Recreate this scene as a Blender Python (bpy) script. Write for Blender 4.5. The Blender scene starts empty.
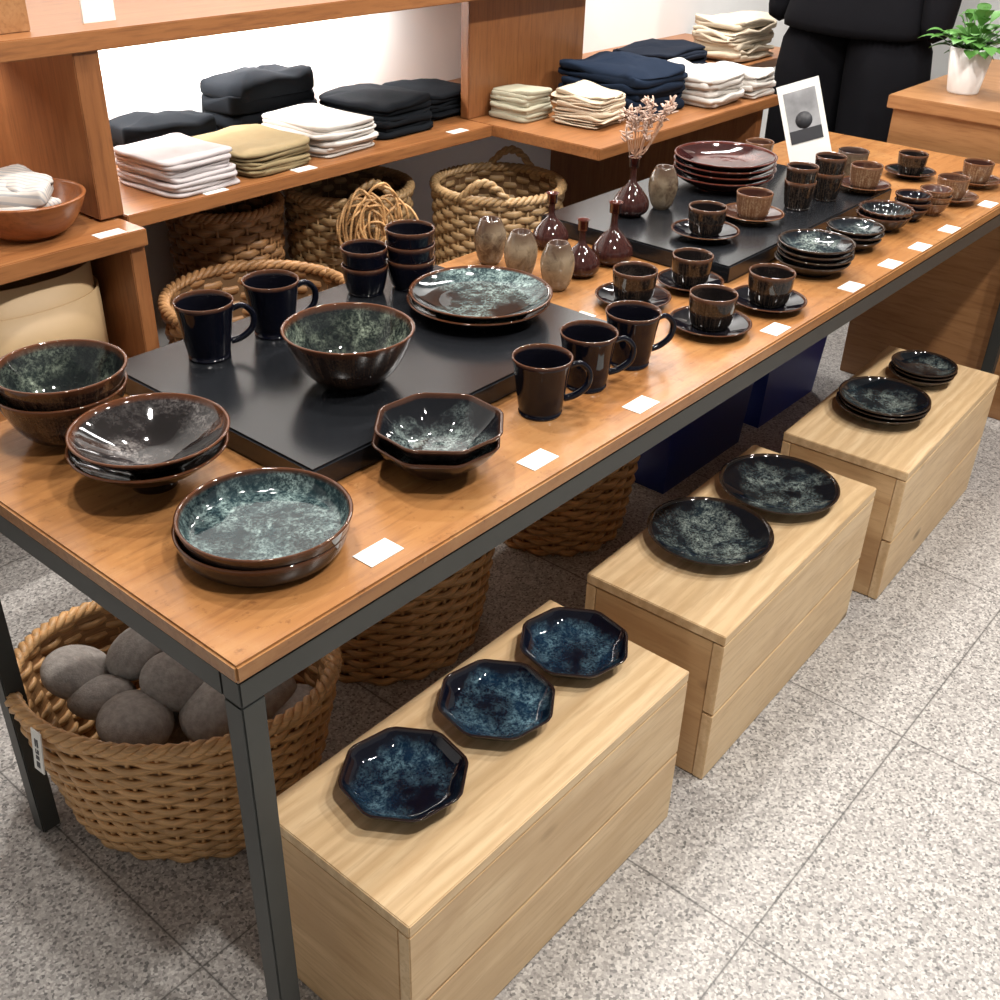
import bpy, bmesh, math, random
from math import sin, cos, pi
from mathutils import Vector, Matrix, noise
random.seed(7)
S=bpy.context.scene
S.view_settings.view_transform='Standard'
# ---------------- camera ----------------
YAW,PITCH,ROLL=.6915,.5548,-.0288
CAM=Vector((-.49,-.749,1.445))
fw=Vector((cos(YAW)*cos(PITCH),sin(YAW)*cos(PITCH),-sin(PITCH)))
rt=Vector((sin(YAW),-cos(YAW),0)); dn=fw.cross(rt)
c_,s_=cos(ROLL),sin(ROLL)
R0=c_*rt+s_*dn; D0=-s_*rt+c_*dn
cd=bpy.data.cameras.new('camera'); cam=bpy.data.objects.new('camera',cd); S.collection.objects.link(cam)
cd.lens=39.3; cd.sensor_width=36; cd.clip_start=.02
m=Matrix((R0,-D0,-fw)).transposed().to_4x4(); m.translation=CAM; cam.matrix_world=m
S.camera=cam
# ---------------- materials ----------------
def nodes(name):
    m=bpy.data.materials.new(name); m.use_nodes=True; nt=m.node_tree
    return m,nt,nt.nodes['Principled BSDF']
def N(nt,t,**k):
    n=nt.nodes.new(t)
    for a,b in k.items(): setattr(n,a,b)
    return n
def mixc(nt,fac,a,b,mode='MIX'):
    n=N(nt,'ShaderNodeMix',data_type='RGBA',blend_type=mode)
    for sock,val in ((n.inputs[0],fac),(n.inputs[6],a),(n.inputs[7],b)):
        if hasattr(val,'links'): nt.links.new(val,sock)
        elif isinstance(val,(int,float)): sock.default_value=val
        else: sock.default_value=(*val,1)
    return n.outputs[2]
def math_(nt,op,a,b=0.,clamp=False):
    n=N(nt,'ShaderNodeMath',operation=op,use_clamp=clamp)
    for i,v in enumerate((a,b)):
        if hasattr(v,'links'): nt.links.new(v,n.inputs[i])
        else: n.inputs[i].default_value=v
    return n.outputs[0]
def ramp(nt,src,stops):
    n=N(nt,'ShaderNodeValToRGB'); nt.links.new(src,n.inputs[0]); e=n.color_ramp.elements
    while len(e)<len(stops): e.new(.5)
    for i,(p,c) in enumerate(stops): e[i].position=p; e[i].color=(*c,1) if len(c)==3 else c
    return n.outputs[0]
def g(v): return (v,v,v)
def coords(nt,scale=(1,1,1),rand=True,kind='Object'):
    tc=N(nt,'ShaderNodeTexCoord'); src=tc.outputs[kind]
    if rand:
        oi=N(nt,'ShaderNodeObjectInfo'); va=N(nt,'ShaderNodeVectorMath',operation='ADD')
        sc=math_(nt,'MULTIPLY',oi.outputs['Random'],37.)
        nt.links.new(src,va.inputs[0]); nt.links.new(sc,va.inputs[1]); src=va.outputs[0]
    mp=N(nt,'ShaderNodeMapping'); nt.links.new(src,mp.inputs[0]); mp.inputs['Scale'].default_value=scale
    return mp.outputs[0]
def noise_(nt,vec,scale,detail=4,rough=.55,dist=0.):
    n=N(nt,'ShaderNodeTexNoise'); nt.links.new(vec,n.inputs['Vector'])
    n.inputs['Scale'].default_value=scale; n.inputs['Detail'].default_value=detail; n.inputs['Roughness'].default_value=rough; n.inputs['Distortion'].default_value=dist
    return n.outputs['Fac']
def bump(nt,bs,h,st=.3,dist=.002):
    b=N(nt,'ShaderNodeBump'); b.inputs['Strength'].default_value=st; b.inputs['Distance'].default_value=dist
    nt.links.new(h,b.inputs['Height']); nt.links.new(b.outputs[0],bs.inputs['Normal'])
def plain(name,c,rough=.5,metal=0,nscale=0,var=.15,bmp=0,bscale=200):
    m,nt,bs=nodes(name); bs.inputs['Roughness'].default_value=rough; bs.inputs['Metallic'].default_value=metal
    v=coords(nt); f=noise_(nt,v,nscale or 12)
    nt.links.new(mixc(nt,f,[x*(1-var) for x in c],[min(1,x*(1+var)) for x in c]),bs.inputs['Base Color'])
    if bmp: bump(nt,bs,noise_(nt,v,bscale,2),bmp,.002)
    return m
def wood(name,a,b,dark,axis='x',rough=.4,worn=None,knots=False,sc=1.,gr=.55):
    m,nt,bs=nodes(name)
    s={'x':(1.2,14,14),'y':(14,1.2,14),'z':(14,14,1.2)}[axis]
    v=coords(nt,tuple(k*sc for k in s)); 
    f=noise_(nt,v,2.2,6,.6,.6); f2=noise_(nt,v,9,4,.6,.2)
    col=mixc(nt,ramp(nt,f,[(.3,g(0)),(.7,g(1))]),a,b)
    col=mixc(nt,ramp(nt,f2,[(.48,g(0)),(.7,g(gr))]),col,dark)
    v2=coords(nt,(1,1,1))
    if worn:
        w=noise_(nt,v2,5,7,.7); col=mixc(nt,ramp(nt,w,[(.5,g(0)),(.66,g(.55))]),col,worn)
        w2=noise_(nt,v2,60,4,.7); col=mixc(nt,ramp(nt,w2,[(.60,g(0)),(.7,g(.5))]),col,dark)
        w3=noise_(nt,v2,2.5,3,.6); col=mixc(nt,ramp(nt,w3,[(.5,g(0)),(.7,g(.35))]),col,dark)
        w4=noise_(nt,coords(nt,(1,7,1)),22,3,.6,1.5); col=mixc(nt,ramp(nt,w4,[(.66,g(0)),(.69,g(.35))]),col,worn)
    if knots:
        vo=N(nt,'ShaderNodeTexVoronoi'); vv=coords(nt,{'x':(.45,1,1),'y':(1,.45,1),'z':(1,1,.45)}[axis]); nt.links.new(vv,vo.inputs['Vector']); vo.inputs['Scale'].default_value=7
        col=mixc(nt,ramp(nt,vo.outputs['Distance'],[(.05,g(.85)),(.11,g(0))]),col,[x*.35 for x in dark])
        wv=N(nt,'ShaderNodeTexWave'); nt.links.new(coords(nt,{'x':(.25,1,1),'y':(1,.25,1),'z':(1,1,.25)}[axis]),wv.inputs[0]); wv.bands_direction={'x':'Y','y':'X','z':'X'}[axis]
        wv.inputs['Scale'].default_value=11; wv.inputs['Distortion'].default_value=7; wv.inputs['Detail'].default_value=2; wv.inputs['Detail Scale'].default_value=.8
        col=mixc(nt,ramp(nt,wv.outputs['Fac'],[(.3,g(0)),(1,g(.55))]),col,[(x+y)/2 for x,y in zip(b,dark)])
        w3=noise_(nt,v2,6,4,.6); col=mixc(nt,ramp(nt,w3,[(.55,g(0)),(.75,g(.35))]),col,dark)
    nt.links.new(col,bs.inputs['Base Color']); bs.inputs['Roughness'].default_value=rough
    bump(nt,bs,f2,.12,.001)
    return m
def glaze(name,body,rim,dark,mid,light,amount=.5,streak=.4,rough=.05,body2=None,wall=.6,pool=0.,blotch=False,soft=1.,ior=1.48):
    m,nt,bs=nodes(name)
    at=N(nt,'ShaderNodeAttribute',attribute_name='gl'); sp=N(nt,'ShaderNodeSeparateColor'); nt.links.new(at.outputs['Color'],sp.inputs[0])
    Rm,In,Hf=sp.outputs[0],sp.outputs[1],sp.outputs[2]
    v=coords(nt)
    tc=N(nt,'ShaderNodeTexCoord'); fl=N(nt,'ShaderNodeVectorMath',operation='MULTIPLY'); fl.inputs[1].default_value=(1,1,.04); nt.links.new(tc.outputs['Object'],fl.inputs[0])
    ln=N(nt,'ShaderNodeVectorMath',operation='LENGTH'); nt.links.new(fl.outputs[0],ln.inputs[0]); rad=ln.outputs['Value']
    nm=N(nt,'ShaderNodeVectorMath',operation='NORMALIZE'); nt.links.new(fl.outputs[0],nm.inputs[0])
    st=noise_(nt,nm.outputs[0],14,5,.7,.3)
    n1=noise_(nt,v,10,3,.5,.35); n2=noise_(nt,v,250,3,.75,.4); n3=noise_(nt,v,60,4,.7,.8)
    mp=N(nt,'ShaderNodeMapping'); nt.links.new(v,mp.inputs[0]); mp.inputs['Location'].default_value=(3.3,1.7,9.1)
    n4=noise_(nt,mp.outputs[0],16,4,.62,.8)
    lo=.58-amount*.2
    k=math_(nt,'SUBTRACT',n1,math_(nt,'MULTIPLY',Hf,wall*.25))
    if pool:
        k=math_(nt,'SUBTRACT',k,ramp(nt,rad,[(pool*.2,g(.14)),(pool*1.5,g(0))]))
    patch=ramp(nt,k,[(lo-.08*soft,g(0)),(lo+.14*soft,g(1))])
    cloud=ramp(nt,math_(nt,'ADD',math_(nt,'MULTIPLY',n4,.65),math_(nt,'MULTIPLY',n3,.35)),[(.43,g(.06)),(.62,g(1))])
    speck=ramp(nt,math_(nt,'ADD',math_(nt,'MULTIPLY',n2,.65),math_(nt,'MULTIPLY',n3,.35)),[(.44,g(.05)),(.60,g(1))])
    inner=mixc(nt,math_(nt,'MULTIPLY',patch,math_(nt,'ADD',n3,.2,True)),dark,mid)
    inner=mixc(nt,math_(nt,'MULTIPLY',math_(nt,'MULTIPLY',patch,cloud),speck),inner,light)
    if blotch: stf=ramp(nt,math_(nt,'ADD',math_(nt,'MULTIPLY',n1,.6),math_(nt,'MULTIPLY',n3,.4)),[(.4,g(0)),(.58,g(1))])
    else: stf=ramp(nt,math_(nt,'ADD',math_(nt,'MULTIPLY',n2,.4),math_(nt,'MULTIPLY',st,.6)),[(.48,g(0)),(.62,g(1))])
    outer=mixc(nt,math_(nt,'MULTIPLY',stf,streak),body,body2 or rim)
    col=mixc(nt,In,outer,inner)
    rf=math_(nt,'ADD',Rm,math_(nt,'MULTIPLY',math_(nt,'SUBTRACT',n3,.5),.8),True)
    rf=math_(nt,'MULTIPLY',rf,ramp(nt,Rm,[(0.05,g(0)),(.4,g(1))]))
    col=mixc(nt,rf,col,rim)
    nt.links.new(col,bs.inputs['Base Color']); bs.inputs['Roughness'].default_value=rough
    bs.inputs['IOR'].default_value=ior
    bump(nt,bs,noise_(nt,v,30,2),.12,.002)
    return m
M={}
M['table']=wood('table_wood',(.36,.168,.058),(.285,.12,.038),(.13,.048,.017),'x',.26,worn=(.44,.24,.10),sc=.8,gr=.45)
M['shelf']=wood('shelf_wood',(.34,.145,.052),(.27,.105,.034),(.14,.05,.018),'x',.35)
M['shelfz']=wood('shelf_wood_upright',(.29,.118,.042),(.22,.083,.028),(.13,.046,.017),'z',.4)
M['cab']=wood('cabinet_wood',(.39,.20,.085),(.31,.145,.055),(.2,.08,.03),'y',.35)
M['pine']=wood('pine_x',(.76,.57,.345),(.65,.45,.24),(.42,.25,.12),'x',.45,knots=True,gr=.45)
M['piney']=wood('pine_end',(.66,.45,.24),(.54,.34,.165),(.38,.21,.095),'y',.5,knots=True)
M['iron']=plain('frame_iron',(.05,.053,.05),.45,.3,var=.2)
M['black']=plain('riser_black',(.010,.011,.013),.2,0,30,.2,.03,400)
M['white']=plain('white_wall',(.86,.86,.85),.8,var=.02)
M['ceil']=plain('ceiling_grey',(.42,.42,.42),.9,var=.03)
M['card']=plain('card_white',(.78,.77,.73),.6,var=.03)
M['ink']=plain('print_ink',(.03,.03,.035),.5,var=.3)
M['blue']=plain('blue_plastic',(.006,.022,.2),.35,var=.1)
M['beige']=plain('beige_vinyl',(.60,.42,.23),.5,var=.08)
M['bowlwood']=wood('bowl_wood',(.33,.12,.04),(.23,.07,.02),(.12,.035,.01),'x',.3)
M['stone']=plain('grey_stone',(.33,.30,.275),.95,nscale=90,var=.55,bmp=.6,bscale=300)
M['leaf']=plain('leaf_green',(.07,.2,.035),.45,nscale=30,var=.4)
M['stem']=plain('dry_stem',(.5,.3,.2),.8)
M['tuft']=plain('dry_flower',(.60,.44,.36),.9)
M['photo']=plain('photo_print',(.30,.30,.31),.3,nscale=16,var=.9)
M['skin']=plain('mannequin_shell',(.75,.72,.68),.5)
def cloth(name,c,stripe=None):
    m,nt,bs=nodes(name); v=coords(nt,rand=False)
    f=noise_(nt,v,18,4); w=noise_(nt,v,700,2)
    col=mixc(nt,f,[x*.82 for x in c],[min(1,x*1.12) for x in c])
    if stripe:
        wv=N(nt,'ShaderNodeTexWave'); nt.links.new(v,wv.inputs[0]); wv.inputs['Scale'].default_value=35; wv.bands_direction='DIAGONAL'
        col=mixc(nt,ramp(nt,wv.outputs['Fac'],[(.7,g(0)),(.8,g(.8))]),col,stripe)
    nt.links.new(col,bs.inputs['Base Color']); bs.inputs['Roughness'].default_value=.95
    bs.inputs['Specular IOR Level'].default_value=.1
    bump(nt,bs,w,.3,.001); return m
C={k:cloth('cloth_'+k,v) for k,v in dict(white=(.62,.59,.55),grey=(.48,.44,.44),khaki=(.27,.21,.115),black=(.009,.011,.014),navy=(.011,.015,.025),cream=(.58,.49,.37),sage=(.42,.40,.30),denim=(.012,.020,.038)).items()}
C['stripe']=cloth('cloth_stripe',(.62,.57,.52),(.35,.36,.38))
C['suit']=cloth('cloth_suit',(.007,.007,.009))
def wick(name,c):
    m,nt,bs=nodes(name); v=coords(nt); f=noise_(nt,v,25,3); f2=noise_(nt,coords(nt,(1,1,14)),20,3,.7)
    col=mixc(nt,ramp(nt,f,[(.35,g(0)),(.65,g(1))]),[x*.7 for x in c],c); col=mixc(nt,ramp(nt,f2,[(.45,g(0)),(.65,g(.7))]),col,[min(1,x*1.4) for x in c])
    nt.links.new(col,bs.inputs['Base Color']); bs.inputs['Roughness'].default_value=.45; return m
M['wick']=wick('wicker',(.58,.33,.14)); M['wick2']=wick('wicker_rope',(.42,.27,.13)); M['wick3']=wick('wicker_dark',(.38,.2,.085))
M['wickgap']=plain('wicker_lining',(.16,.085,.035),.8)  # dark tone standing in for shade between the strands
def floor_mat():
    m,nt,bs=nodes('granite_tile'); tc=N(nt,'ShaderNodeTexCoord'); v=tc.outputs['Object']
    vo=N(nt,'ShaderNodeTexVoronoi'); nt.links.new(v,vo.inputs['Vector']); vo.inputs['Scale'].default_value=240
    sp=N(nt,'ShaderNodeSeparateColor'); nt.links.new(vo.outputs['Color'],sp.inputs[0])
    col=ramp(nt,sp.outputs[0],[(0,(.12,.118,.115)),(.14,(.25,.24,.23)),(.3,(.35,.33,.315)),(.6,(.43,.41,.39)),(.9,(.60,.58,.55))])
    nz=noise_(nt,v,350,3,.7); col=mixc(nt,ramp(nt,nz,[(.35,g(.35)),(.55,g(0))]),col,(.24,.225,.215))
    se=N(nt,'ShaderNodeSeparateXYZ'); nt.links.new(v,se.inputs[0])
    def line(s,off):
        a=math_(nt,'MULTIPLY',math_(nt,'SUBTRACT',s,off-.291),1/.582); a=math_(nt,'FRACT',a); a=math_(nt,'ABSOLUTE',math_(nt,'SUBTRACT',a,.5))
        return ramp(nt,a,[(.0022,g(1)),(.0042,g(0))])
    l=math_(nt,'MAXIMUM',line(se.outputs[0],.595),line(se.outputs[1],-.37))
    col=mixc(nt,math_(nt,'MULTIPLY',l,.9),col,(.06,.058,.055))
    nt.links.new(col,bs.inputs['Base Color']); bs.inputs['Roughness'].default_value=.4
    return m
M['floor']=floor_mat()
G={}
BR=(.075,.028,.013)
G['plate']=glaze('glaze_plate',(.012,.01,.01),BR,(.005,.008,.010),(.014,.034,.042),(.30,.40,.38),.85,.15,wall=.2)
G['oct']=glaze('glaze_octagon',(.010,.008,.009),(.055,.023,.013),(.006,.007,.009),(.014,.022,.026),(.28,.34,.32),.75,.25)
G['blue']=glaze('glaze_blue',(.006,.006,.008),(.022,.012,.011),(.003,.004,.010),(.005,.030,.070),(.18,.32,.38),.85,.1,wall=1.2,pool=.03,soft=1.3)
G['pool']=glaze('glaze_pool',(.006,.006,.008),(.03,.018,.012),(.005,.007,.010),(.012,.024,.034),(.34,.40,.36),.8,.1,wall=.9)
G['bowl']=glaze('glaze_bowl',(.022,.011,.008),(.085,.03,.013),(.006,.008,.009),(.018,.026,.024),(.30,.35,.27),.8,.6,body2=(.12,.07,.04),wall=.15)
G['brown']=glaze('glaze_brown',(.014,.008,.006),(.085,.03,.013),(.008,.007,.007),(.02,.016,.018),(.24,.22,.21),.6,.3)
G['mug']=glaze('glaze_mug',(.003,.004,.009),(.07,.027,.013),(.004,.004,.007),(.008,.008,.01),(.05,.045,.045),.2,.06,ior=1.38)
G['cup']=glaze('glaze_cup',(.010,.008,.007),(.085,.034,.016),(.010,.008,.008),(.025,.018,.016),(.12,.09,.07),.4,.5,body2=(.10,.065,.045))
G['tan']=glaze('glaze_tan',(.15,.07,.035),(.12,.05,.022),(.05,.02,.015),(.1,.05,.03),(.32,.2,.13),.6,.8,body2=(.38,.26,.16))
G['red']=glaze('glaze_red',(.03,.010,.009),(.08,.018,.012),(.022,.006,.006),(.07,.016,.012),(.2,.08,.06),.6,.4,body2=(.10,.04,.03))
G['speck']=glaze('glaze_speckle',(.085,.055,.035),(.055,.028,.018),(.03,.02,.02),(.05,.03,.02),(.1,.08,.06),.4,1.,body2=(.27,.21,.14),rough=.1,blotch=True)
# ---------------- mesh helpers ----------------
def link(o,parent=None):
    S.collection.objects.link(o)
    if parent: o.parent=parent
    return o
def empty(name,loc=(0,0,0)):
    e=bpy.data.objects.new(name,None); e.location=loc; e.empty_display_size=.05; S.collection.objects.link(e); return e
def mk(name,V,Fc,mat,smooth=True,col=None,loc=(0,0,0),parent=None,rotz=0):
    me=bpy.data.meshes.new(name); me.from_pydata([tuple(v) for v in V],[],Fc); me.update()
    bm=bmesh.new(); bm.from_mesh(me); bmesh.ops.recalc_face_normals(bm,faces=bm.faces); bm.to_mesh(me); bm.free()
    if smooth: me.polygons.foreach_set('use_smooth',[True]*len(me.polygons))
    if col:
        a=me.color_attributes.new('gl','FLOAT_COLOR','POINT')
        for i,c in enumerate(col): a.data[i].color=(*c,1)
    me.materials.append(mat)
    o=bpy.data.objects.new(name,me); o.location=loc; o.rotation_euler=(0,0,rotz); return link(o,parent)
def lathe(name,prof,mat,loc=(0,0,0),segs=56,parent=None,poly=0,flute=0,rotz=0):
    V=[];Cc=[];Fc=[];n=len(prof)
    for p in prof:
        r,z=p[0],p[1]; a=p[2] if len(p)>2 else (0,0,0)
        w=p[3] if len(p)>3 else 1
        for j in range(segs):
            t=2*pi*j/segs; rr=r
            if poly:
                k=2*pi/poly; tt=(t%k)-k/2; pr=cos(pi/poly)/cos(tt)*1.03; pr=min(pr,1.0)
                rr=r*(1+(pr-1)*w)
            if flute: rr=r*(1+.025*w*cos(flute*t))
            V.append((rr*cos(t),rr*sin(t),z)); Cc.append(a)
    for i in range(n-1):
        for j in range(segs):
            k=(j+1)%segs; Fc.append((i*segs+j,i*segs+k,(i+1)*segs+k,(i+1)*segs+j))
    Fc.append(tuple(range(segs))[::-1]); Fc.append(tuple((n-1)*segs+j for j in range(segs)))
    return mk(name,V,Fc,mat,True,Cc,loc,parent,rotz)
def sstep(a,b,x):
    x=max(0,min(1,(x-a)/(b-a))); return x*x*(3-2*x)
def dish(R,H,rb,p=.5,t=.0045,foot=.006,rimw=.88,N_=14):
    P=[(.0005,foot*.6,(0,0,0),0),(rb*.8,foot*.6,(0,0,0),0),(rb*.84,0,(0,0,0),0),(rb*.96,0,(0,0,0),0),(rb,foot*.5,(0,0,0),0)]
    for i in range(N_+1):
        u=i/N_; s=u*u; r=rb+(R-rb)*(s**p if p!=.5 else u); 
        P.append((r,foot+(H-foot)*s,(sstep(rimw,1,s),0,s),min(1,s*4)))
    P.append((R+.0003,H+t*.25,(1,0,1),1)); P.append((R-t*.5,H+t*.5,(1,.5,1),1)); P.append((R-t*.95,H+t*.2,(1,1,1),1))
    for i in range(N_,-1,-1):
        u=i/N_; s=u*u; r=(rb+(R-rb)*(s**p if p!=.5 else u))-t*(1+.2*(1-u)); z=foot+t+(H-foot-t)*s
        P.append((r,z,(sstep(rimw,1,s),1,s),min(1,s*4)))
    rl=P[-1][0]
    for k in (.7,.4,.15,.01): P.append((rl*k,foot+t*.8,(0,1,0),0))
    return P
def stack(name,xy,z,n,step,R,H,rb,p,mat,poly=0,flute=0,rotz=0,part='plate',**k):
    x,y=xy[0]/1000,xy[1]/1000
    if n==1: return lathe(name,dish(R,H,rb,p,**k),mat,(x,y,z),poly=poly,flute=flute,rotz=rotz,segs=96 if (poly or flute) else 56)
    e=empty(name,(x,y,z))
    for i in range(n):
        j=(i*1.7)%1*.006-.003 if i<n-1 else 0
        lathe('%s_%d'%(part,i+1),dish(R,H,rb,p,**k),mat,(j,-j*.7,i*step),parent=e,poly=poly,flute=flute,rotz=rotz+(0.1*i if not poly else 0),segs=96 if (poly or flute) else 56)
    return e
def sweep(pts,rad,n=10,flat=1.):
    V=[];Fc=[];P=[Vector(p) for p in pts]; prev=None
    for i,p in enumerate(P):
        t=(P[min(i+1,len(P)-1)]-P[max(i-1,0)]).normalized()
        if prev is None: a=t.orthogonal().normalized()
        else: a=(prev-t*prev.dot(t)).normalized()
        prev=a; b=t.cross(a); r=rad[i] if isinstance(rad,(list,tuple)) else rad
        for j in range(n):
            q=2*pi*j/n; V.append(p+a*cos(q)*r*flat+b*sin(q)*r)
    for i in range(len(P)-1):
        for j in range(n):
            k=(j+1)%n; Fc.append((i*n+j,i*n+k,(i+1)*n+k,(i+1)*n+j))
    Fc.append(tuple(range(n))[::-1]); Fc.append(tuple((len(P)-1)*n+j for j in range(n)))
    return V,Fc
def join_geo(L):
    V=[];Fc=[]
    for v,f in L:
        o=len(V); V+=list(v); Fc+=[tuple(i+o for i in q) for q in f]
    return V,Fc
def spline(P,n=8):
    out=[];P=[Vector(p) for p in P]
    for i in range(len(P)-1):
        p0=P[max(i-1,0)];p1=P[i];p2=P[i+1];p3=P[min(i+2,len(P)-1)]
        for k in range(n):
            t=k/n; out.append(.5*((2*p1)+(p2-p0)*t+(2*p0-5*p1+4*p2-p3)*t*t+(3*p1-p0-3*p2+p3)*t**3))
    out.append(P[-1]); return out
def cub(name,x0,x1,y0,y1,z0,z1,mat,parent=None,bev=.002):
    me=bpy.data.meshes.new(name); bm=bmesh.new(); bmesh.ops.create_cube(bm,size=1)
    cx,cy,cz=(x0+x1)/2,(y0+y1)/2,(z0+z1)/2
    for v in bm.verts: v.co=Vector((v.co.x*(x1-x0),v.co.y*(y1-y0),v.co.z*(z1-z0)))
    if bev: bmesh.ops.bevel(bm,geom=bm.edges[:],offset=bev,segments=2,affect='EDGES')
    bm.to_mesh(me); bm.free(); me.materials.append(mat)
    o=bpy.data.objects.new(name,me); o.location=(cx,cy,cz)
    if parent: o.location=Vector((cx,cy,cz))-parent.location
    return link(o,parent)
# ---------------- room ----------------
fl=cub('floor',-4,8,-4,5,-.05,0,M['floor'],bev=0); fl.location=(0,0,0)
for v in fl.data.vertices: v.co+=Vector((2,.5,-.025))
WY=1.74
cub('wall_back',-4,8,WY,WY+.1,0,2.9,M['white'],bev=0)
cub('wall_right',7,7.1,-4,WY,0,2.9,M['white'],bev=0)
cub('ceiling',-4,8,-4,WY+.1,2.9,3.0,M['ceil'],bev=0)
# ---------------- table ----------------
T=.72; Q=T+.034
TX0,TX,TY0,TY1=-.012,2.57,-.016,.645
tb=empty('display_table',(0,0,0))
cub('tabletop',TX0,TX,TY0,TY1,T-.024,T,M['table'],tb,.003)
fz0,fz1=T-.06,T-.0245; w=.034; a0=TX0+.003
cub('frame_front',a0,TX-.003,TY0+.003,TY0+w,fz0,fz1,M['iron'],tb)
cub('frame_back',a0,TX-.003,TY1-w,TY1-.003,fz0,fz1,M['iron'],tb)
cub('frame_left',a0,TX0+w,TY0+w,TY1-w,fz0,fz1,M['iron'],tb)
cub('frame_right',TX-w,TX-.003,TY0+w,TY1-w,fz0,fz1,M['iron'],tb)
for i,(a,b) in enumerate(((a0,TY0+.003),(a0,TY1-w),(TX-w,TY0+.003),(TX-w,TY1-w))):
    cub('leg_%d'%(i+1),a,a+w-.003,b,b+w-.003,0,fz0,M['iron'],tb)
cub('black_display_board',.262,.915,.178,.632,T,Q,M['black'],bev=.003)
cub('black_display_board',1.285,2.02,.183,.632,T,Q,M['black'],bev=.003)
# ---------------- wooden boxes ----------------
BH=.327
def crate(nx,ny,L,W,rot):
    e=empty('wooden_crate',(nx,ny,0)); t=.02
    x0,y0,x1,y1=nx,ny,nx+L,ny+W
    cub('top_board',x0,x1,y0,y1,BH-t,BH,M['pine'],e,.0015)
    for i,(a,b) in enumerate(((.0,.5),(.5,1.))):
        z0=.002+a*(BH-t); z1=b*(BH-t)-.0018
        cub('side_board_%d'%(i+1),x0,x1,y0,y0+t,z0,z1,M['pine'],e,.0015)
        cub('side_board_%d'%(i+3),x0,x1,y1-t,y1,z0,z1,M['pine'],e,.0015)
    cub('end_board_1',x0+.001,x0+t,y0+t+.001,y1-t-.001,.002,BH-t-.0015,M['piney'],e,.001)
    cub('end_board_2',x1-t,x1-.001,y0+t+.001,y1-t-.001,.002,BH-t-.0015,M['piney'],e,.001)
    e.rotation_euler=(0,0,rot)
crate(.092,-.146,.623,.278,0); crate(.826,-.145,.625,.275,.03); crate(1.55,-.15,.62,.278,.045)
for i,xy in enumerate(((246,14),(441,17),(622,12))): stack('octagonal_plate',xy,BH,1,0,.088,.03,.055,.45,G['blue'],poly=8,rotz=.2+i*.785,t=.004)
for xy,R in (((1047,22),.115),((1286,10),.117)): stack('shallow_bowl',xy,BH,1,0,R,.028,.05,.6,G['pool'])
stack('stacked_shallow_bowls',(1764,6),BH,3,.009,.1,.03,.05,.5,G['pool'])
stack('stacked_shallow_bowls',(2007,12),BH,3,.009,.076,.026,.04,.5,G['pool'])
stack('stacked_plates',(149,130),T,2,.014,.101,.033,.085,.35,G['plate'],rimw=.75)
stack('stacked_footed_bowls',(147,345),T,2,.02,.098,.058,.03,.72,G['brown'],foot=.014,part='bowl')
stack('stacked_bowls',(142,533),T,2,.026,.086,.078,.033,.42,G['bowl'],part='bowl')
stack('stacked_octagonal_bowls',(419,108),T,2,.02,.086,.048,.034,.55,G['oct'],poly=8,rotz=.3,part='bowl')
stack('large_bowl',(473,335),Q,1,0,.094,.081,.034,.42,G['bowl'])
stack('stacked_large_plates',(796,369),Q,2,.012,.118,.026,.07,.5,G['plate'])
def mug(x,y,z,R=.044,H=.088,rot=-.8,mat='mug',name='coffee_mug'):
    e=empty(name,(x,y,z)); rb=R*.70; t=.003
    P=[(.0005,.002,(0,0,0)),(rb-.003,.002,(0,0,0)),(rb,.0,(0,0,0)),(rb+.001,.004,(0,0,0))]
    for i in range(13):
        s=i/12; r=rb+(R-rb)*(.35*s+.65*s**3.2)+.003*sin(pi*s); P.append((r,.004+(H-.004)*s,(sstep(.92,1,s),0,s)))
    P.append((R-t/2,H+.001,(1,.5,1)))
    for i in range(12,-1,-1):
        s=i/12; r=rb+(R-rb)*(.35*s+.65*s**3.2)+.003*sin(pi*s)-t; P.append((r,.007+(H-.007)*s-.0002,(sstep(.92,1,s),1,s)))
    P.append((.001,.007,(0,1,0)))
    lathe('mug_body',P,G[mat],(0,0,0),48,e)
    pts=spline([(rb+.005,0,H*.80),(rb+.024,0,H*.86),(rb+.038,0,H*.70),(rb+.036,0,H*.46),(rb+.02,0,H*.30),(rb+.003,0,H*.24)],7)
    V,Fc=sweep(pts,.0052,10,.8); h=mk('handle',V,Fc,G[mat],parent=e); h.rotation_euler=(0,0,rot)
for x,y,z,rot in ((.635,.112,T,-.75),(.752,.117,T,-.75),(.865,.115,T,-.6),(.385,.549,Q,-.55),(.508,.547,Q,-.4)): mug(x,y,z,rot=rot)
def cupprof(R,H,rb,t=.003,p=.35,fo=.004):
    P=[(.0005,.002,(0,0,0)),(rb-.003,.002,(0,0,0)),(rb,0,(0,0,0)),(rb+.0005,fo,(0,0,0))]
    f=lambda s: rb+(R-rb)*s**p
    for i in range(13): s=(i/12)**1.5; P.append((f(s),fo+(H-fo)*s,(sstep(.8,1,s),0,s)))
    P.append((R-t/2,H+.001,(1,.5,1)))
    for i in range(12,-1,-1): s=(i/12)**1.5; P.append((max(.002,f(s)-t),fo+t+(H-fo-t)*s-.0002,(sstep(.85,1,s),1,s)))
    P.append((.001,fo+t,(0,1,0)))
    return P
def cups(x,y,z,n,R,H,step,mat='mug',name='stacked_cups',rb=None,p=.6):
    if n==1: return lathe(name,cupprof(R,H,rb or R*.75,p=p),G[mat],(x,y,z),40)
    e=empty(name,(x,y,z))
    for i in range(n): lathe('cup_%d'%(i+1),cupprof(R,H,rb or R*.75,p=p),G[mat],(0,0,i*step),40,e)
cups(.803,.537,Q,3,.043,.052,.026); cups(.729,.573,Q,2,.04,.05,.03)
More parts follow.
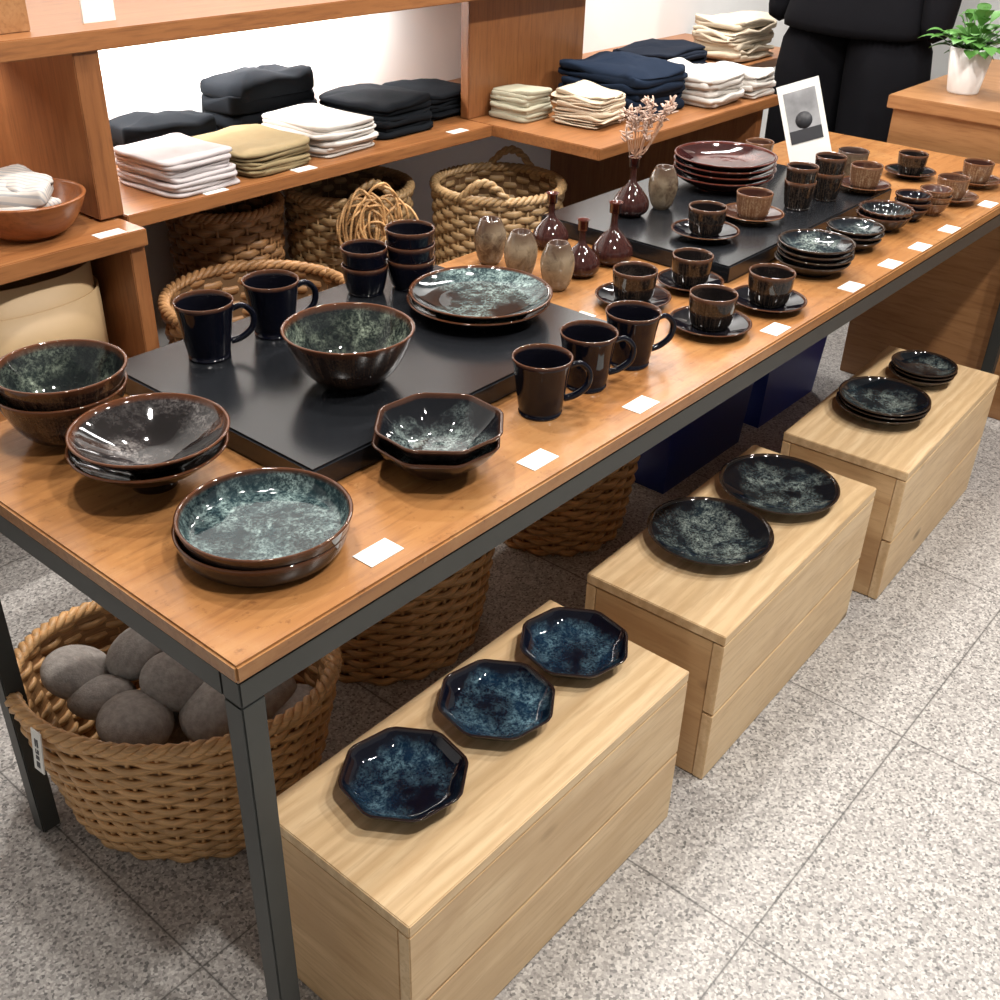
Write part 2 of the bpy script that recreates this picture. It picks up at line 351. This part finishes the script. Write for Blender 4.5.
def vase(x,y,z,P,mat,name):
    pts=spline([(a,0,b) for a,b in P],5)
    prof=[(.0005,0,(0,0,0))]+[(max(.001,q.x),q.z,(sstep(.6,1,q.z/P[-1][1])*.8,0,q.z/P[-1][1])) for q in pts]
    r,h=P[-1]; prof+= [(r-.003,h-.001,(1,1,1)),(r-.0035,h-.02,(0,1,.5)),(.001,h-.022,(0,1,.5))]
    return lathe(name,prof,G[mat],(x,y,z),36)
barrel=[(.016,0),(.024,.012),(.031,.04),(.030,.062),(.022,.082),(.018,.088)]
for x,y in ((1.061,.578),(1.043,.487),(1.041,.399)): vase(x,y,T,barrel,'speck','barrel_vase')
vase(1.505,.479,Q,barrel,'speck','barrel_vase')
bott=[(.02,0),(.034,.010),(.035,.025),(.022,.042),(.008,.056),(.006,.072),(.007,.088),(.013,.096)]
for x,y,k in ((1.218,.553,1.02),(1.131,.412,1.),(1.227,.408,1.12)): vase(x,y,T,[(a*k,b*k*1.12) for a,b in bott],'red','bottle_vase')
fx,fy=1.416,.498
vase(fx,fy,Q,[(a*1.05,b*1.25) for a,b in bott],'red','bottle_vase')
L=[]; L2=[]
for i in range(20):
    a=random.uniform(-.6,1.3); b=random.uniform(-.35,.35); h=random.uniform(.05,.12)
    top=Vector((.64*a*.05+b*.05,-.77*a*.05+b*.05,.125+h)); mid=top*.5+Vector((0,0,.04))
    L.append(sweep(spline([(0,0,.105),(0,0,.12),mid*.95,top],4),.0009,5))
    for k in range(14):
        d=Vector((random.uniform(-1,1),random.uniform(-1,1),random.uniform(-.2,1))).normalized()*.015
        o=top-Vector((0,0,random.uniform(0,.025))); L2.append(sweep([o,o+d*.5,o+d],[.0008,.0022,.001],4))
e=empty('dried_flowers',(fx,fy,Q)); V,Fc=join_geo(L); mk('stems',V,Fc,M['stem'],parent=e); V,Fc=join_geo(L2); mk('flower_heads',V,Fc,M['tuft'],parent=e)
def cupsaucer(x,y,z,Rs,Rc,Hc,mat,ms=None):
    e=empty('teacup_and_saucer',(x/1000,y/1000,z))
    lathe('saucer',dish(Rs,.016,Rs*.5,.7,t=.0035,foot=.004),G[ms or mat],(0,0,0),48,e)
    lathe('cup',cupprof(Rc,Hc,Rc*.72,p=.3),G[mat],(0,0,.0076),40,e)
for x,y,z,Rs,Rc,Hc,m_ in ((1081,257,T,.068,.04,.056,'cup'),(1220,225,T,.062,.038,.056,'cup'),(1238,73,T,.068,.041,.058,'cup'),(1073,93,T,.07,.041,.058,'cup'),
    (1403,309,Q,.068,.038,.054,'cup'),(1571,298,Q,.066,.038,.05,'tan'),(1950,225,Q,.06,.036,.05,'tan'),(2269,241,T,.062,.036,.05,'cup'),(2133,87,T,.062,.036,.048,'tan'),(2315,95,T,.062,.036,.048,'tan')):
    cupsaucer(x,y,z,Rs,Rc,Hc,m_,'mug' if m_=='cup' else 'tan')
stack('stacked_red_plates',(1754,477),Q,4,.013,.115,.03,.06,.55,G['red'])
cups(1.715,.269,Q,2,.034,.06,.03,'cup','stacked_tumblers'); cups(1.822,.257,Q,2,.034,.06,.034,'cup','stacked_tumblers')
cups(1.955,.50,Q,1,.034,.06,.03,'tan','tumbler'); cups(2.075,.314,T,1,.036,.085,.03,'speck','tumbler')
stack('stacked_plates',(1471,103),T,4,.011,.073,.024,.045,.5,G['pool'])
stack('stacked_plates',(1657,107),T,3,.011,.058,.022,.032,.5,G['pool'])
stack('stacked_fluted_bowls',(1816,111),T,2,.012,.057,.034,.026,.5,G['oct'],flute=20)
stack('stacked_small_bowls',(1924,97),T,3,.014,.040,.028,.02,.5,G['mug'],part='bowl')
stack('stacked_small_bowls',(2003,77),T,3,.014,.036,.028,.018,.5,G['tan'],part='bowl')
for x,y in ((.226,.025),(.523,.026),(.755,.017),(.960,.284),(1.153,.010),(1.438,.005),(1.613,.004),(1.759,.003),(1.921,.004),(2.172,.010)):
    cub('price_card',x-.026,x+.026,y-.016,y+.016,T,T+.0012,M['card'],bev=0)
e=empty('photo_display_card',(2.06,.40,T+.02))
def lc(name,x0,x1,y0,y1,z0,z1,mat,e=None):
    o=cub(name,x0,x1,y0,y1,z0,z1,mat,None,0); o.parent=e; return o
lc('card',-.05,.05,-.002,.002,0.01,.215,M['card'],e); lc('photo',-.038,.038,-.003,-.002,.075,.195,M['photo'],e); lc('easel_leg',-.008,.008,.002,.005,.0,.11,M['card'],e)
lc('printed_tabletop',-.038,.038,-.0034,-.003,.075,.105,M['ink'],e); o=lathe('printed_bowl_picture',[(.001,0),(.02,0),(.02,.0004),(.001,.0004)],M['ink'],(0,-.003,.125),24,e); o.rotation_euler=(pi/2,0,0)
e.rotation_euler=(-.25,-.36,-1.15)
# ---------------- baskets ----------------
def basket(name,x,y,z0,H,r0,r1,ky=1.,rows=16,stakes=26,mat='wick',handles=0,rotz=0,amp=.006,sub=6):
    R_=lambda s: r0+(r1-r0)*(max(s,0)**.75)
    e=empty(name,(x,y,z0)); e.rotation_euler=(0,0,rotz)
    V=[];Fc=[];n=stakes*sub; K=6; hz=H/rows*.58
    for row in range(rows):
        s=(row+.5)/rows; o=len(V); wob=random.uniform(-.0015,.0015)
        for j in range(n):
            t=2*pi*j/n; c=R_(s)+amp*cos(stakes*t/2+row*pi)+wob+.003*noise.noise(Vector((cos(t)*1.5,sin(t)*1.5,s*3+x)))
            zc=H*s+.0015*noise.noise(Vector((cos(t)*5,sin(t)*5,row*1.3)))
            for q in range(K):
                a=2*pi*q/K; r=c+cos(a)*.0048; V.append((r*cos(t),r*ky*sin(t),zc+sin(a)*hz))
        for j in range(n):
            j2=(j+1)%n
            for q in range(K):
                q2=(q+1)%K; Fc.append((o+j*K+q,o+j2*K+q,o+j2*K+q2,o+j*K+q2))
    mk('woven_strands',V,Fc,M[mat],parent=e)
    L=[]
    for k in range(stakes):
        t=2*pi*k/stakes; L.append(sweep([(R_(i/8)*cos(t),R_(i/8)*ky*sin(t),H*i/8) for i in range(9)],.0036,6))
    for q in range(3):
        pts=[]
        for j in range(145):
            t=2*pi*j/144; a=t*round(stakes*.7)+q*2*pi/3; rr=r1+.008*cos(a); pts.append((rr*cos(t),rr*ky*sin(t),H+.006+.007*sin(a)))
        L.append(sweep(pts,.0068,6))
    if handles:
        for sg in (0,pi):
            for q in (0,pi):
                pts=[]
                for i in range(25):
                    u=i/24; t=sg+(u-.5)*.75; z=H+.005+.05*sin(pi*u); rr=r1+.004+.006*cos(u*22+q)
                    pts.append((rr*cos(t),rr*ky*sin(t),z+.006*sin(u*22+q)))
                L.append(sweep(pts,.007,7))
    V,Fc=join_geo(L); mk('rim_and_stakes',V,Fc,M[mat],parent=e)
    V=[];Fc=[];seg=48;lv=(1,.75,.5,.25,.01)
    for s in lv:
        for j in range(seg):
            t=2*pi*j/seg; r=R_(s)-.003; V.append((r*cos(t),r*ky*sin(t),H*s+.001))
    for i in range(len(lv)-1):
        for j in range(seg):
            k=(j+1)%seg; Fc.append((i*seg+j,i*seg+k,(i+1)*seg+k,(i+1)*seg+j))
    Fc.append(tuple((len(lv)-1)*seg+j for j in range(seg))); mk('lining',V,Fc,M['wickgap' if mat!='wick' else 'wick3'],parent=e)  # added inner sheet, darker colour painted in as shade seen through the weave
    return e
bk=basket('wicker_basket_with_stones',.214,.498,0,.285,.185,.252,.78,20,34,rotz=-.88)
tt=4.08; tg=lc('hanging_tag',-.012,.012,-.001,.001,-.075,0,M['card'],bk); tg.location=(.272*cos(tt),.272*.78*sin(tt),.262); tg.rotation_euler=(-.12,0,tt+pi/2)
V,Fc=sweep([(.252*cos(tt),.252*.78*sin(tt),.298),(.268*cos(tt),.268*.78*sin(tt),.292),(.273*cos(tt),.273*.78*sin(tt),.262)],.0014,5); mk('tag_string',V,Fc,M['card'],parent=bk)
for i,(u,h) in enumerate(((-.062,.010),(-.049,.007),(-.038,.008),(-.022,.014))):
    o=lc('tag_print_%d'%(i+1),-.004,.004,-.0004,.0004,-h/2,h/2,M['ink'],tg); o.location=(0,-.0013,u+.0375)
L=[]
def stone(c,r,fl,rot,k):
    bm=bmesh.new(); bmesh.ops.create_icosphere(bm,subdivisions=4,radius=1); mt=Matrix.Rotation(rot[2],3,'Z')@Matrix.Rotation(rot[0],3,'X')@Matrix.Rotation(rot[1],3,'Y')
    V=[]
    for v in bm.verts:
        p=v.co*(1+.03*noise.noise(v.co*1.1+Vector((k,0,0)))); p=Vector((p.x*r*1.12,p.y*r,p.z*r*fl)); V.append(mt@p+Vector(c))
    Fc=[tuple(v.index for v in f.verts) for f in bm.faces]; bm.free(); L.append((V,Fc))
for i,(x,y,z,r) in enumerate([(115,630,.258,.056),(200,582,.278,.052),(115,565,.245,.05),(118,478,.245,.058),(205,485,.268,.053),(240,555,.23,.05),(215,412,.245,.055),(290,475,.252,.055),(280,560,.235,.05),(310,400,.23,.05),(195,530,.16,.06),(330,350,.2,.05)]):
    stone((x/1000+.002,y/1000,z),r,.66,(random.uniform(-.35,.35),random.uniform(-.35,.35),random.uniform(0,3)),i)
V,Fc=join_geo(L); mk('pile_of_stones',V,Fc,M['stone'])
basket('wicker_basket',.765,.60,0,.34,.19,.235,1,22,32)
basket('wicker_basket',1.325,.585,0,.34,.155,.20,1,22,28)
def bin_(x0,x1,y0,y1,h):
    e=empty('blue_storage_bin',(x0,y0,0))
    V=[];Fc=[]
    def ring(o,z): return [(x0-o,y0-o,z),(x1+o,y0-o,z),(x1+o,y1+o,z),(x0-o,y1+o,z)]
    for r in [ring(-.03,0),ring(0,h-.03),ring(.012,h-.03),ring(.012,h),ring(-.004,h),ring(-.036,.006)]: V+=[Vector(p)-e.location for p in r]
    for i in range(5):
        for j in range(4): k=(j+1)%4; Fc.append((i*4+j,i*4+k,i*4+4+k,i*4+4+j))
    Fc.append((0,3,2,1)); Fc.append((20,21,22,23)); mk('shell',V,Fc,M['blue'],False,parent=e)
bin_(1.58,2.02,.42,.60,.5); bin_(2.07,2.46,.42,.60,.5)
# ---------------- back shelving ----------------
SH=.745; SY=1.245
cub('display_shelf',.70,1.84,SY,WY,SH-.03,SH,M['shelf'])
cub('display_shelf',-.6,.69,1.165,WY,SH-.04,SH-.005,M['shelf'])
cub('display_shelf',-.6,2.6,SY,WY,1.062,1.098,M['shelf'])
cub('shelf_upright',.645,.70,SY+.01,WY,SH,1.062,M['shelfz'])
cub('shelf_upright',.655,.69,1.18,WY,0,SH-.04,M['shelfz'])
cub('shelf_side_panel',1.842,2.36,1.335,1.365,SH,1.062,M['shelfz']); cub('shelf_side_panel',1.842,2.36,1.335,1.365,1.098,2.2,M['shelfz'])
cub('display_shelf',-.6,.65,1.2,WY,.42,.45,M['shelf'])
cub('shelf_back_panel',-.6,.64,WY-.02,WY,.45,1.06,M['shelfz'])
cub('display_shelf',1.842,2.80,.885,WY,SH-.03,SH,M['shelf'])
cub('display_shelf',2.802,3.6,1.21,WY,SH-.03,SH,M['shelf'])
cub('shelf_upright',2.75,2.79,.93,WY,0,SH-.03,M['shelfz'])
cub('wooden_tray',.40,.60,SY+.06,SY+.3,1.098,1.16,M['cab']); cub('sign_card',.72,.79,SY+.08,SY+.085,1.098,1.16,M['card'],bev=0)
for x,y,z in ((.62,1.172,SH-.005),(1.187,1.25,SH),(1.72,1.25,SH),(.93,1.25,SH)):
    cub('price_card',x-.03,x+.03,y,y+.03,z,z+.001,M['card'],bev=0)
def slabgeo(w,d,t,z,cx=0,cy=0,rot=0,amp=.004,seed=0,dome=0):
    n=56; prof=[(.0,0),(.5,0),(.96,0),(.995,.2*t),(1.0,.5*t),(.995,.8*t),(.96,.98*t),(.85,t),(.65,t),(.45,t),(.25,t),(.08,t)]
    V=[];Fc=[]
    for r,h in prof:
        for j in range(n):
            a=2*pi*j/n; ex=.28
            X=w/2*math.copysign(abs(cos(a))**ex,cos(a))*r; Y=d/2*math.copysign(abs(sin(a))**ex,sin(a))*r
            nz=noise.noise(Vector((X*9+seed,Y*9,h*30+seed*3))); n2=noise.noise(Vector((X*25,Y*25+seed,seed)))
            zz=h+dome*(1-r*r)*(h>0)+(amp*nz*1.5+amp*.6*n2)*(1 if h>.3*t else .2)
            X2=X*(1+(.05+amp*5)*noise.noise(Vector((cos(a)*1.5,sin(a)*1.5,seed)))); Y2=Y*(1+(.05+amp*5)*noise.noise(Vector((cos(a)*1.5+9,sin(a)*1.5,seed))))
            V.append((cx+X2*cos(rot)-Y2*sin(rot),cy+X2*sin(rot)+Y2*cos(rot),z+zz))
    m_=len(prof)
    for i in range(m_-1):
        for j in range(n):
            k=(j+1)%n; Fc.append((i*n+j,i*n+k,(i+1)*n+k,(i+1)*n+j))
    Fc.append(tuple(range(n))[::-1]); Fc.append(tuple((m_-1)*n+j for j in range(n)))
    return V,Fc
def pile(name,x,y,w,d,n,t,mat,rot=0,amp=.003,dome=0):
    L=[];zz=.001; random.seed(int(x*777+y*100)); sd=x*100+y*37
    for i in range(n):
        tt=t*random.uniform(.85,1.15)
        for k in range(2):
            L.append(slabgeo(w*random.uniform(.93,1.03),d*random.uniform(.93,1.02),tt/2,zz,random.uniform(-.006,.006),random.uniform(-.006,.006),random.uniform(-.05,.05),amp,i*3+k+sd,dome if (i==n-1 and k==1) else 0)); zz+=tt/2*.93
    V,Fc=join_geo(L)
    lo=min(v[2] for v in V); V=[(v[0],v[1],v[2]-lo) for v in V]
    return mk(name,V,Fc,mat,loc=(x,y,SH),rotz=rot)
pile('folded_shirts',.915,1.38,.19,.22,4,.019,C['grey'],.05,.004)
pile('folded_trousers',1.132,1.40,.215,.25,3,.021,C['khaki'],.1,.006)
pile('folded_shirts',1.362,1.405,.2,.24,4,.019,C['white'],.08,.006)
pile('folded_sweaters',1.60,1.45,.21,.26,3,.028,C['black'],.06,.009,.006)
pile('folded_sweaters',1.83,1.485,.2,.21,3,.024,C['black'],.04,.008,.004)
pile('folded_jacket',1.06,1.635,.25,.14,1,.07,C['black'],.0,.014,.012)
pile('folded_jacket',1.36,1.63,.28,.16,2,.06,C['black'],.0,.018,.03)
pile('folded_scarves',1.976,1.255,.13,.14,4,.02,C['sage'],.05,.006)
pile('folded_scarves',2.057,1.08,.15,.16,6,.015,C['cream'],.05,.009)
pile('folded_jeans',2.295,1.14,.27,.30,3,.042,C['denim'],.0,.014,.012)
pile('folded_shirts',2.54,1.05,.2,.27,3,.028,C['white'],.0,.012)
pile('folded_shirts',2.73,1.01,.15,.22,3,.026,C['white'],.0,.01)
pile('folded_jeans',2.90,1.40,.30,.22,3,.024,C['navy'],.0,.008)
pile('folded_sweaters',3.28,1.34,.28,.2,5,.03,C['cream'],.0,.014)
bwx,bwy=.515,1.295
lathe('wooden_bowl',dish(.115,.075,.055,.45,t=.008),M['bowlwood'],(bwx,bwy,SH-.005),56)
V,Fc=join_geo([slabgeo(.13,.13,.022,.0,-.02,0,.5,.012,3,.01),slabgeo(.12,.12,.022,.02,-.01,0,.9,.012,5,.015),slabgeo(.10,.1,.022,.04,.0,.01,.2,.014,8,.015)])
mk('folded_cloths',V,Fc,C['stripe'],loc=(bwx,bwy,SH+.045))
def bandgeo(a_,b_,h,t):
    V=[];Fc=[];n=64
    for r_,z in ((1,0),(1,h),(1-t,h),(1-t,.01)):
        for j in range(n):
            a=2*pi*j/n; ex=.82; V.append((a_*r_*math.copysign(abs(cos(a))**ex,cos(a)),b_*r_*math.copysign(abs(sin(a))**ex,sin(a)),z))
    for i in range(3):
        for j in range(n): k=(j+1)%n; Fc.append((i*n+j,i*n+k,i*n+n+k,i*n+n+j))
    Fc.append(tuple(3*n+j for j in range(n))); Fc.append(tuple(range(n))[::-1]); return V,Fc
V,Fc=join_geo([bandgeo(.168,.142,.165,.02),bandgeo(.160,.134,.22,.03)])
mk('beige_storage_container',V,Fc,M['beige'],loc=(.475,1.35,.451))
basket('rope_basket',1.80,1.185,0,.60,.155,.175,1,34,28,'wick2',1,rotz=.5,sub=4)
basket('rope_basket',1.50,1.46,0,.60,.155,.165,1,34,28,'wick2',1,rotz=1.2,sub=4)
basket('wicker_basket',1.17,1.57,0,.60,.12,.14,1,30,24,'wick3',sub=4)
basket('wicker_tray_basket',.93,1.14,0,.53,.17,.205,1,28,30,'wick3',sub=4)
L=[]; random.seed(5)
for i in range(16):
    a0_=random.uniform(-.07,.07); w_=random.uniform(.03,.06); h=random.uniform(.05,.1); ph=random.uniform(-.03,.03)
    pts=[(a0_+w_*cos(q*2*pi/12),random.uniform(-.012,.012)-.01,ph+h*sin(q*2*pi/12)) for q in range(13)]; pts[-1]=pts[0]
    L.append(sweep(spline(pts,3),.0035,5))
V,Fc=join_geo(L); mk('raffia_bundle',V,Fc,M['wick'],loc=(1.40,1.255,.55),rotz=-.5)
# ---------------- cabinet right, plant ----------------
e=empty('wood_cabinet',(2.62,-.5,0))
cub('carcass',2.63,3.4,-.6,.455,.0,.80,M['cab'],e); cub('top',2.615,3.42,-.615,.47,.80,.835,M['cab'],e)
e=empty('potted_plant',(2.80,.335,.835))
lathe('pot',[(.001,0),(.04,0),(.042,.004),(.06,.12),(.056,.12),(.053,.105),(.001,.105)],M['white'],(0,0,0),40,e)
L=[]; random.seed(3)
for i in range(100):
    a=random.uniform(0,2*pi); el=random.uniform(.3,1.5); ln=random.uniform(.035,.065); st=random.uniform(.02,.10)
    d=Vector((cos(a)*cos(el),sin(a)*cos(el),sin(el))); o=Vector((0,0,.10))+d*st; sd=d.cross(Vector((0,0,1))).normalized(); nn=sd.cross(d)
    V=[];Fc=[]
    for k in range(6):
        u=k/5; wd=.02*sin(pi*(u*.9+.07)); p=o+d*ln*u+Vector((0,0,-.03*u*u)); V+= [p-sd*wd,p+nn*-.003,p+sd*wd]
    for k in range(5):
        Fc+=[(k*3,k*3+1,k*3+4,k*3+3),(k*3+1,k*3+2,k*3+5,k*3+4)]
    L.append((V,Fc)); L.append(sweep([Vector((0,0,.1)),o],.0015,4))
V,Fc=join_geo(L); mk('leaves',V,Fc,M['leaf'],parent=e)
# ---------------- mannequin ----------------
def loft(name,secs,mat,parent,n=40):
    V=[];Fc=[]
    for k,(cx,cy,z,rx,ry,ex,fold) in enumerate(secs):
        for j in range(n):
            a=2*pi*j/n; f=1+fold*sin(7*a+z*3)
            V.append((cx+rx*f*math.copysign(abs(cos(a))**ex,cos(a)),cy+ry*f*math.copysign(abs(sin(a))**ex,sin(a)),z))
    for i in range(len(secs)-1):
        for j in range(n): k=(j+1)%n; Fc.append((i*n+j,i*n+k,i*n+n+k,i*n+n+j))
    Fc.append(tuple(range(n))[::-1]); Fc.append(tuple((len(secs)-1)*n+j for j in range(n)))
    o=mk(name,V,Fc,mat,parent=parent); s=o.modifiers.new('s','SUBSURF'); s.levels=1; s.render_levels=1; return o
e=empty('mannequin_in_black_suit',(3.17,.83,0)); e.rotation_euler=(0,0,1.49)
for sg in (-1,1):
    loft('trouser_leg_%d'%((sg+3)//2),[(sg*.135,0,.06,.125,.13,1,.03),(sg*.135,0,.3,.13,.135,1,.03),(sg*.132,0,.55,.133,.14,1,.03),(sg*.128,0,.78,.135,.145,1,.025),(sg*.11,0,.96,.13,.145,1,0)],C['suit'],e)
    loft('shoe_%d'%((sg+3)//2),[(sg*.125,.05,0.001,.05,.13,.8,0),(sg*.125,.05,.04,.05,.13,.8,0),(sg*.125,.0,.08,.045,.07,1,0)],C['black'],e)
    loft('sleeve_%d'%((sg+3)//2),[(sg*.275,.04,.90,.045,.055,1,0),(sg*.27,.02,1.0,.05,.06,1,.02),(sg*.26,0,1.15,.06,.065,1,.02),(sg*.235,0,1.32,.068,.075,1,0),(sg*.19,0,1.42,.05,.07,1,0)],C['suit'],e)
loft('jacket',[(0,0,.89,.255,.175,.8,.02),(0,0,.92,.252,.175,.8,.02),(0,0,1.0,.235,.165,.85,.015),(0,0,1.12,.195,.14,.9,0),(0,0,1.28,.215,.15,.9,0),(0,0,1.40,.21,.12,.9,0),(0,0,1.46,.11,.08,1,0)],C['suit'],e)
loft('neck_and_head',[(0,0,1.44,.055,.06,1,0),(0,0,1.52,.05,.055,1,0),(0,.01,1.58,.06,.08,1,0),(0,.02,1.66,.078,.098,1,0),(0,.01,1.74,.07,.09,1,0),(0,0,1.785,.03,.04,1,0)],M['skin'],e)
# ---------------- lights ----------------
def area(name,loc,tgt,size,power,col=(1,.955,.90),shape='DISK',sy=None):
    l=bpy.data.lights.new(name,'AREA'); l.energy=power; l.size=size; l.color=col; l.shape=shape
    if sy: l.size_y=sy
    o=bpy.data.objects.new(name,l); o.location=loc; d=Vector(tgt)-Vector(loc); o.rotation_euler=d.to_track_quat('-Z','Y').to_euler(); link(o); return o
for i,(x,y,tx,ty,p) in enumerate([(.3,-.9,.3,.1,26),(1.3,-.9,1.2,.1,26),(2.3,-.9,2.1,.2,26),(.6,.8,.5,.2,22),(1.6,.8,1.5,.2,22),(2.6,.6,2.5,.2,20),(.0,.3,.1,.3,16)]):
    area('ceiling_spotlight',(x,y,2.8),(tx,ty,.5),.12,p*1.15)
area('shelf_led_strip',(1.27,WY-.12,1.055),(1.27,WY-.02,.8),1.1,14,(1,.97,.94),'RECTANGLE',.03)
area('shelf_led_strip',(0.1,WY-.12,1.055),(0.1,WY-.02,.8),1.0,5,(1,.97,.94),'RECTANGLE',.03)
area('wall_washer',(3.2,1.2,2.7),(3.2,1.7,.9),1.6,60,(1,.97,.94),'RECTANGLE',.2)
w=bpy.data.worlds.new('world'); S.world=w; w.use_nodes=True; w.node_tree.nodes['Background'].inputs[0].default_value=(1,.98,.95,1); w.node_tree.nodes['Background'].inputs[1].default_value=.42
